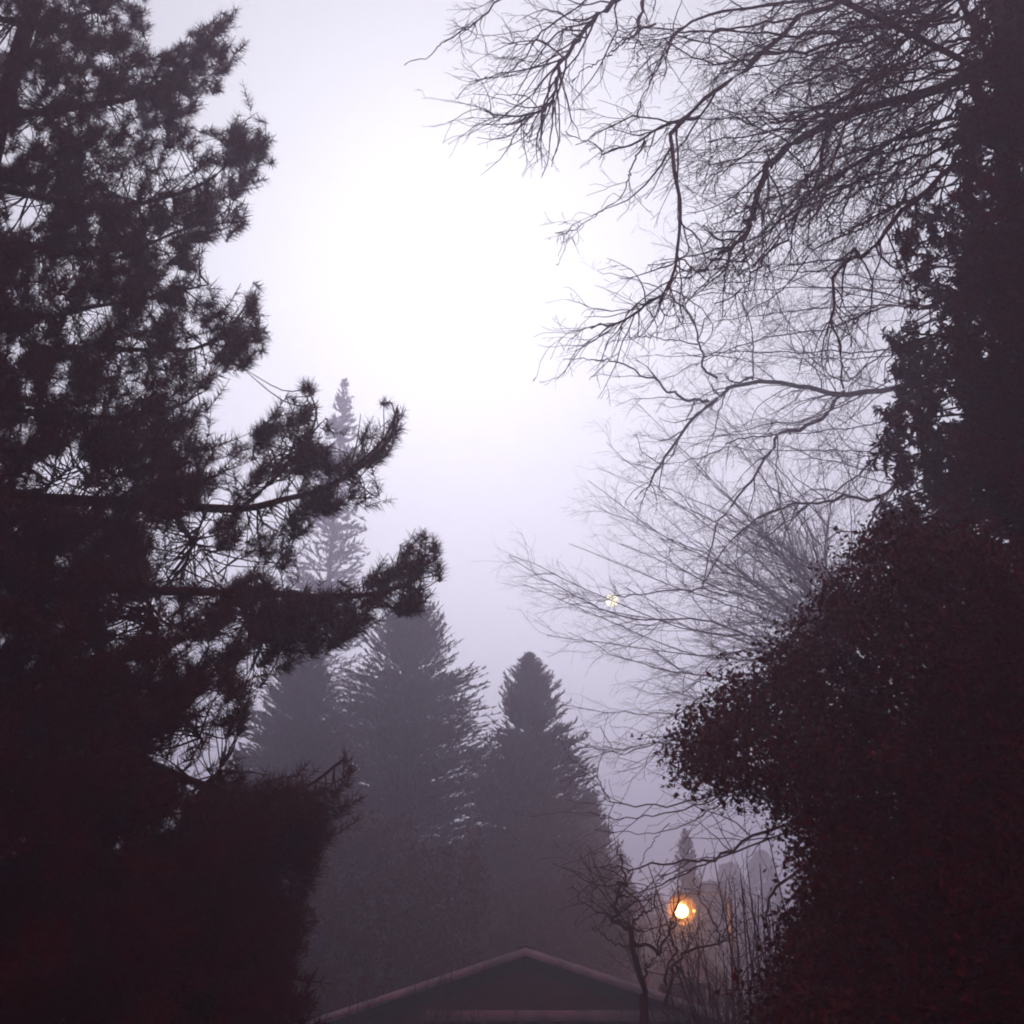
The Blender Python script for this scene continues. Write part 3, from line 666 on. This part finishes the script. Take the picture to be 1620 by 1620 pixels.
# ================================================================ HOUSES
rng = np.random.default_rng(71)
def gable_house():
    Yf, Yb = 20.5, 25.4
    rp = at(832, 1510, Yf); zr = rp[2]; xc = rp[0]
    e1 = at(528, 1612, Yf); slope = (zr - e1[2])/(xc - e1[0])
    hw = 5.6; ze = zr - slope*hw
    root = thing('gable_house', (xc, Yf, 0), 'low house with a broad shallow gable and pale roof edging, at the bottom centre', 'house')
    w_ = MB(); h2 = hw - .5; zt = zr - .22
    v = [(xc-h2, Yf+.35, 0), (xc+h2, Yf+.35, 0), (xc+h2, Yf+.35, zt-slope*h2), (xc, Yf+.35, zt), (xc-h2, Yf+.35, zt-slope*h2)]
    vb = [(a, Yb-.35, c) for a, b, c in v]
    w_.add(v+vb, [(0,1,2,4),(4,2,3,3),(5,9,7,6),(9,8,7,7),(0,4,9,5),(1,6,7,2)])
    w_.build('wall', M['siding'], root, smooth=False)
    # lap boards on the gable front
    lb = MB(); z = .3
    while z < zt-.25:
        half = h2 if z < zt-slope*h2 else (zt-z)/slope
        if half > .3: lb.box((xc, Yf+.335, z), (2*half-.25, .03, .012))
        z += .19
    lb.build('lap_boards', M['siding'], root, smooth=False)
    rf = MB(); th = .10
    for s in (-1, 1):
        rf.prism([(xc, zr+th*1.05), (xc+s*hw, ze+th*1.05), (xc+s*hw, ze), (xc, zr)], Yf, Yb)
    roof = rf.build('roof', M['shingle'], root, smooth=False)
    cap = MB(); cap.prism([(xc-.16, zr+th+.0), (xc, zr+th+.06), (xc+.16, zr+th+.0), (xc, zr+th-.02)], Yf+.03, Yb-.03); cap.build('ridge_cap', M['shingle'], root, smooth=False)
    for s in (-1, 1):
        b = MB(); b.prism([(xc+s*.002, zr+th*1.1), (xc+s*(hw+.02), ze+th*1.1), (xc+s*(hw+.02), ze-.03), (xc+s*.002, zr-.03)], Yf-.035, Yf-.003)
        b.build('rake_board', M['paint'], root, smooth=False)
    # pale band across the gable
    zb = at(880, 1605, Yf)[2]; hb = (zt-zb)/slope
    x0 = at(672, 1605, Yf)[0]; x1 = at(1095, 1605, Yf)[0]
    b = MB(); b.box(((x0+x1)/2, Yf+.30, zb), (x1-x0, .06, .17)); b.build('trim_band', M['paint'], root, smooth=False)
    for wx in (-2.6, 0.2, 3.0):
        f = MB(); f.box((xc+wx, Yf+.33, 1.55), (1.5, .07, 1.25)); fr = f.build('window', M['paint'], root, smooth=False)
        p = MB(); 
        for s in (-1, 1): p.box((xc+wx+s*.36, Yf+.288, 1.55), (.64, .02, 1.1))
        q = p.build('pane', M['glass'], fr, smooth=False); q.location = tuple(-np.array(root.location)) ; 
        # pane coordinates were made in the frame's space
        me = q.data; co = np.empty(len(me.vertices)*3); me.vertices.foreach_get('co', co); co = co.reshape(-1, 3)
        me.vertices.foreach_set('co', (co - np.array(root.location)).ravel()); q.location = (0, 0, 0)
    for s in (-1, 1):
        gt = MB(); gt.box((xc+s*(hw+.07), (Yf+Yb)/2, ze+.02), (.12, Yb-Yf-.1, .11)); gt.build('gutter', M['paint'], root, smooth=False)
    ch = MB(); ch.box((xc+3.2, 24.0, zr-.9), (.8, .6, 1.3)); ch.box((xc+3.2, 24.0, zr-.22), (.92, .72, .08)); ch.build('chimney', M['siding'], root, smooth=False)
gable_house()
def left_house():
    Y0 = 17.0; e_ = at(100, 1598, Y0); ze = e_[2]; r_ = at(100, 1520, Y0+3.6); zr = r_[2]
    xa, xb = at(-420, 1598, Y0)[0], at(262, 1598, Y0)[0]
    root = thing('side_house', ((xa+xb)/2, Y0, 0), 'low house with a dull roof and pale wall strip in the bottom left corner', 'house')
    rf = MB(); v = [(xa,Y0,ze),(xb,Y0,ze),(xb,Y0+3.6,zr),(xa,Y0+3.6,zr),(xb,Y0+7.2,ze),(xa,Y0+7.2,ze)]
    v += [(a,b,c-.12) for a,b,c in v]
    rf.add(v, [(0,1,2,3),(3,2,4,5),(7,6,9,8),(8,9,11,10),(0,6,7,1),(5,4,10,11),(1,7,8,2),(2,8,10,4),(0,3,9,6),(3,5,11,9)])
    rf.build('roof', M['shingle'], root, smooth=False)
    wl = MB(); wl.box(((xa+xb)/2, Y0+3.6, (ze-.14)/2), (xb-xa-.6, 6.4, ze-.14)); wl.build('wall', M['cream'], root, smooth=False)
    gt = MB(); gt.box(((xa+xb)/2, Y0-.06, ze-.10), (xb-xa, .1, .20)); gt.build('fascia', M['cream'], root, smooth=False)
    for k in range(3):
        f = MB(); f.box((xb-1.6-k*2.2, Y0+.375, 1.5), (1.1, .05, 1.1)); f.build('window', M['glass'], root, smooth=False)
left_house()

# ================================================================ STREET LAMP
def street_lamp():
    Y = 36; L = at(1078, 1438, Y); px_ = L[0] + 1.5
    root = thing('street_lamp', (px_, Y, 0), 'street lamp glowing orange through bare twigs at the lower right', 'street lamp')
    b = MB(); zz = L[2]+.45
    b.tubes(np.array([(px_, Y, -.1), (px_, Y, 2), (px_, Y, zz-.6), (px_, Y, zz-.2)]), np.array([.11, .09, .065, .06]), 12); b.build('pole', M['steel'], root)
    b = MB(); b.tubes(smooth_path([(px_, Y, zz-.25), (px_-.35, Y, zz+.02), (px_-.9, Y, zz), (L[0]+.25, Y, zz-.10)], 12), np.full(12, .035), 8); b.build('arm', M['steel'], root)
    # cobra head
    s = MB(); n_ = 9; prof = [(.0,.05),(.08,.10),(.22,.15),(.40,.17),(.58,.13),(.68,.04)]
    P = np.array([(L[0]+.34-q, Y, L[2]+.32-.02*q) for q, r in prof]); s.tubes(P, np.array([r for q, r in prof]), 12); hd = s.build('lamp_head', M['steel'], root)
    g_ = MB(); th = np.linspace(0, math.pi, 9)
    th = np.linspace(0, math.pi, 13); P = np.stack([np.full(13, L[0]), np.full(13, Y), L[2] - .06 + .21*np.cos(th)], -1); g_.tubes(P, .21*np.sin(th)+.001, 18)
    g_.build('lamp_bowl', emis('sodium_glow', (1.0, .44, .12), 14), root)
    gm = bpy.data.materials.new('halo_glow'); gm.use_nodes = True; t = gm.node_tree; t.nodes.clear()  # glowing orange shell added around the bowl to imitate its bloom halo
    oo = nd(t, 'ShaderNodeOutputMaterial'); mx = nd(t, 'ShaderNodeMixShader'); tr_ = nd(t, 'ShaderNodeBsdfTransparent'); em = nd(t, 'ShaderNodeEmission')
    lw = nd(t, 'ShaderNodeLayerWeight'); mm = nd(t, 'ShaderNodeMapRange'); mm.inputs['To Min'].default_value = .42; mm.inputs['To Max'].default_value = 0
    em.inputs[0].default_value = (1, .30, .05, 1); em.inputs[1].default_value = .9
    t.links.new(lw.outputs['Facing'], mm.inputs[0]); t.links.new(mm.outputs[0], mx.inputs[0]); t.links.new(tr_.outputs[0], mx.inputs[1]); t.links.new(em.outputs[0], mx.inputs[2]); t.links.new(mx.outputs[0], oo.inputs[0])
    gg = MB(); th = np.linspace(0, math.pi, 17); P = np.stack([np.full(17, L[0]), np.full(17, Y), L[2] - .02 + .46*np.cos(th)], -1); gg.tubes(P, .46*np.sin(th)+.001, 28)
    gg.build('lamp_halo', gm, root)
    i_ = MB(); q = at(1098, 1441, Y); P = np.array([(q[0], Y, q[2] + .05 - .1*k/4) for k in range(5)]); i_.tubes(P, np.array([.01, .045, .05, .045, .01]), 8)
    i_.build('side_light', emis('side_glow', (1.0, .38, .10), 2.5), root)
    ld = bpy.data.lights.new('lamp_light', 'POINT'); ld.energy = 95; ld.color = (1, .40, .10); ld.shadow_soft_size = .12
    lo = bpy.data.objects.new('lamp_light', ld); COL.objects.link(lo); lo.parent = root
    lo.location = (L[0]-px_, 0, L[2]-.36)
street_lamp()

# ================================================================ MOON
r = np.array(ray(968, 950)); r = r/np.linalg.norm(r); mp_ = np.array([0, 0, EYE]) + r*3000
mb = MB(); th = np.linspace(0, math.pi, 25)
R_ = 3000*math.radians(.33)
P = np.stack([np.zeros(25), np.zeros(25), R_*np.cos(th)], -1) + mp_
mb.tubes(P, R_*np.sin(th)+.001, 48)
mo = mb.build('moon', emis('moon_glow', (1.0, .92, .60), 2.3), None, origin=mp_)
mo['label'] = 'pale round moon glowing low behind the fan of thin bare branches'; mo['category'] = 'moon'

# ================================================================ HAZE
hz = MB(); hz.box((0, 60, 23.5), (2*S+10, 2*S+10, 50)); ho = hz.build('haze', bpy.data.materials.new('haze'), None, smooth=False)
hm = ho.data.materials[0]; hm.use_nodes = True; t = hm.node_tree; t.nodes.clear()
om = nd(t, 'ShaderNodeOutputMaterial'); pv = nd(t, 'ShaderNodeVolumePrincipled')
pv.inputs['Color'].default_value = (.86, .84, .98, 1); pv.inputs['Density'].default_value = .0130; pv.inputs['Anisotropy'].default_value = .66
t.links.new(pv.outputs[0], om.inputs['Volume'])
ho['kind'] = 'stuff'
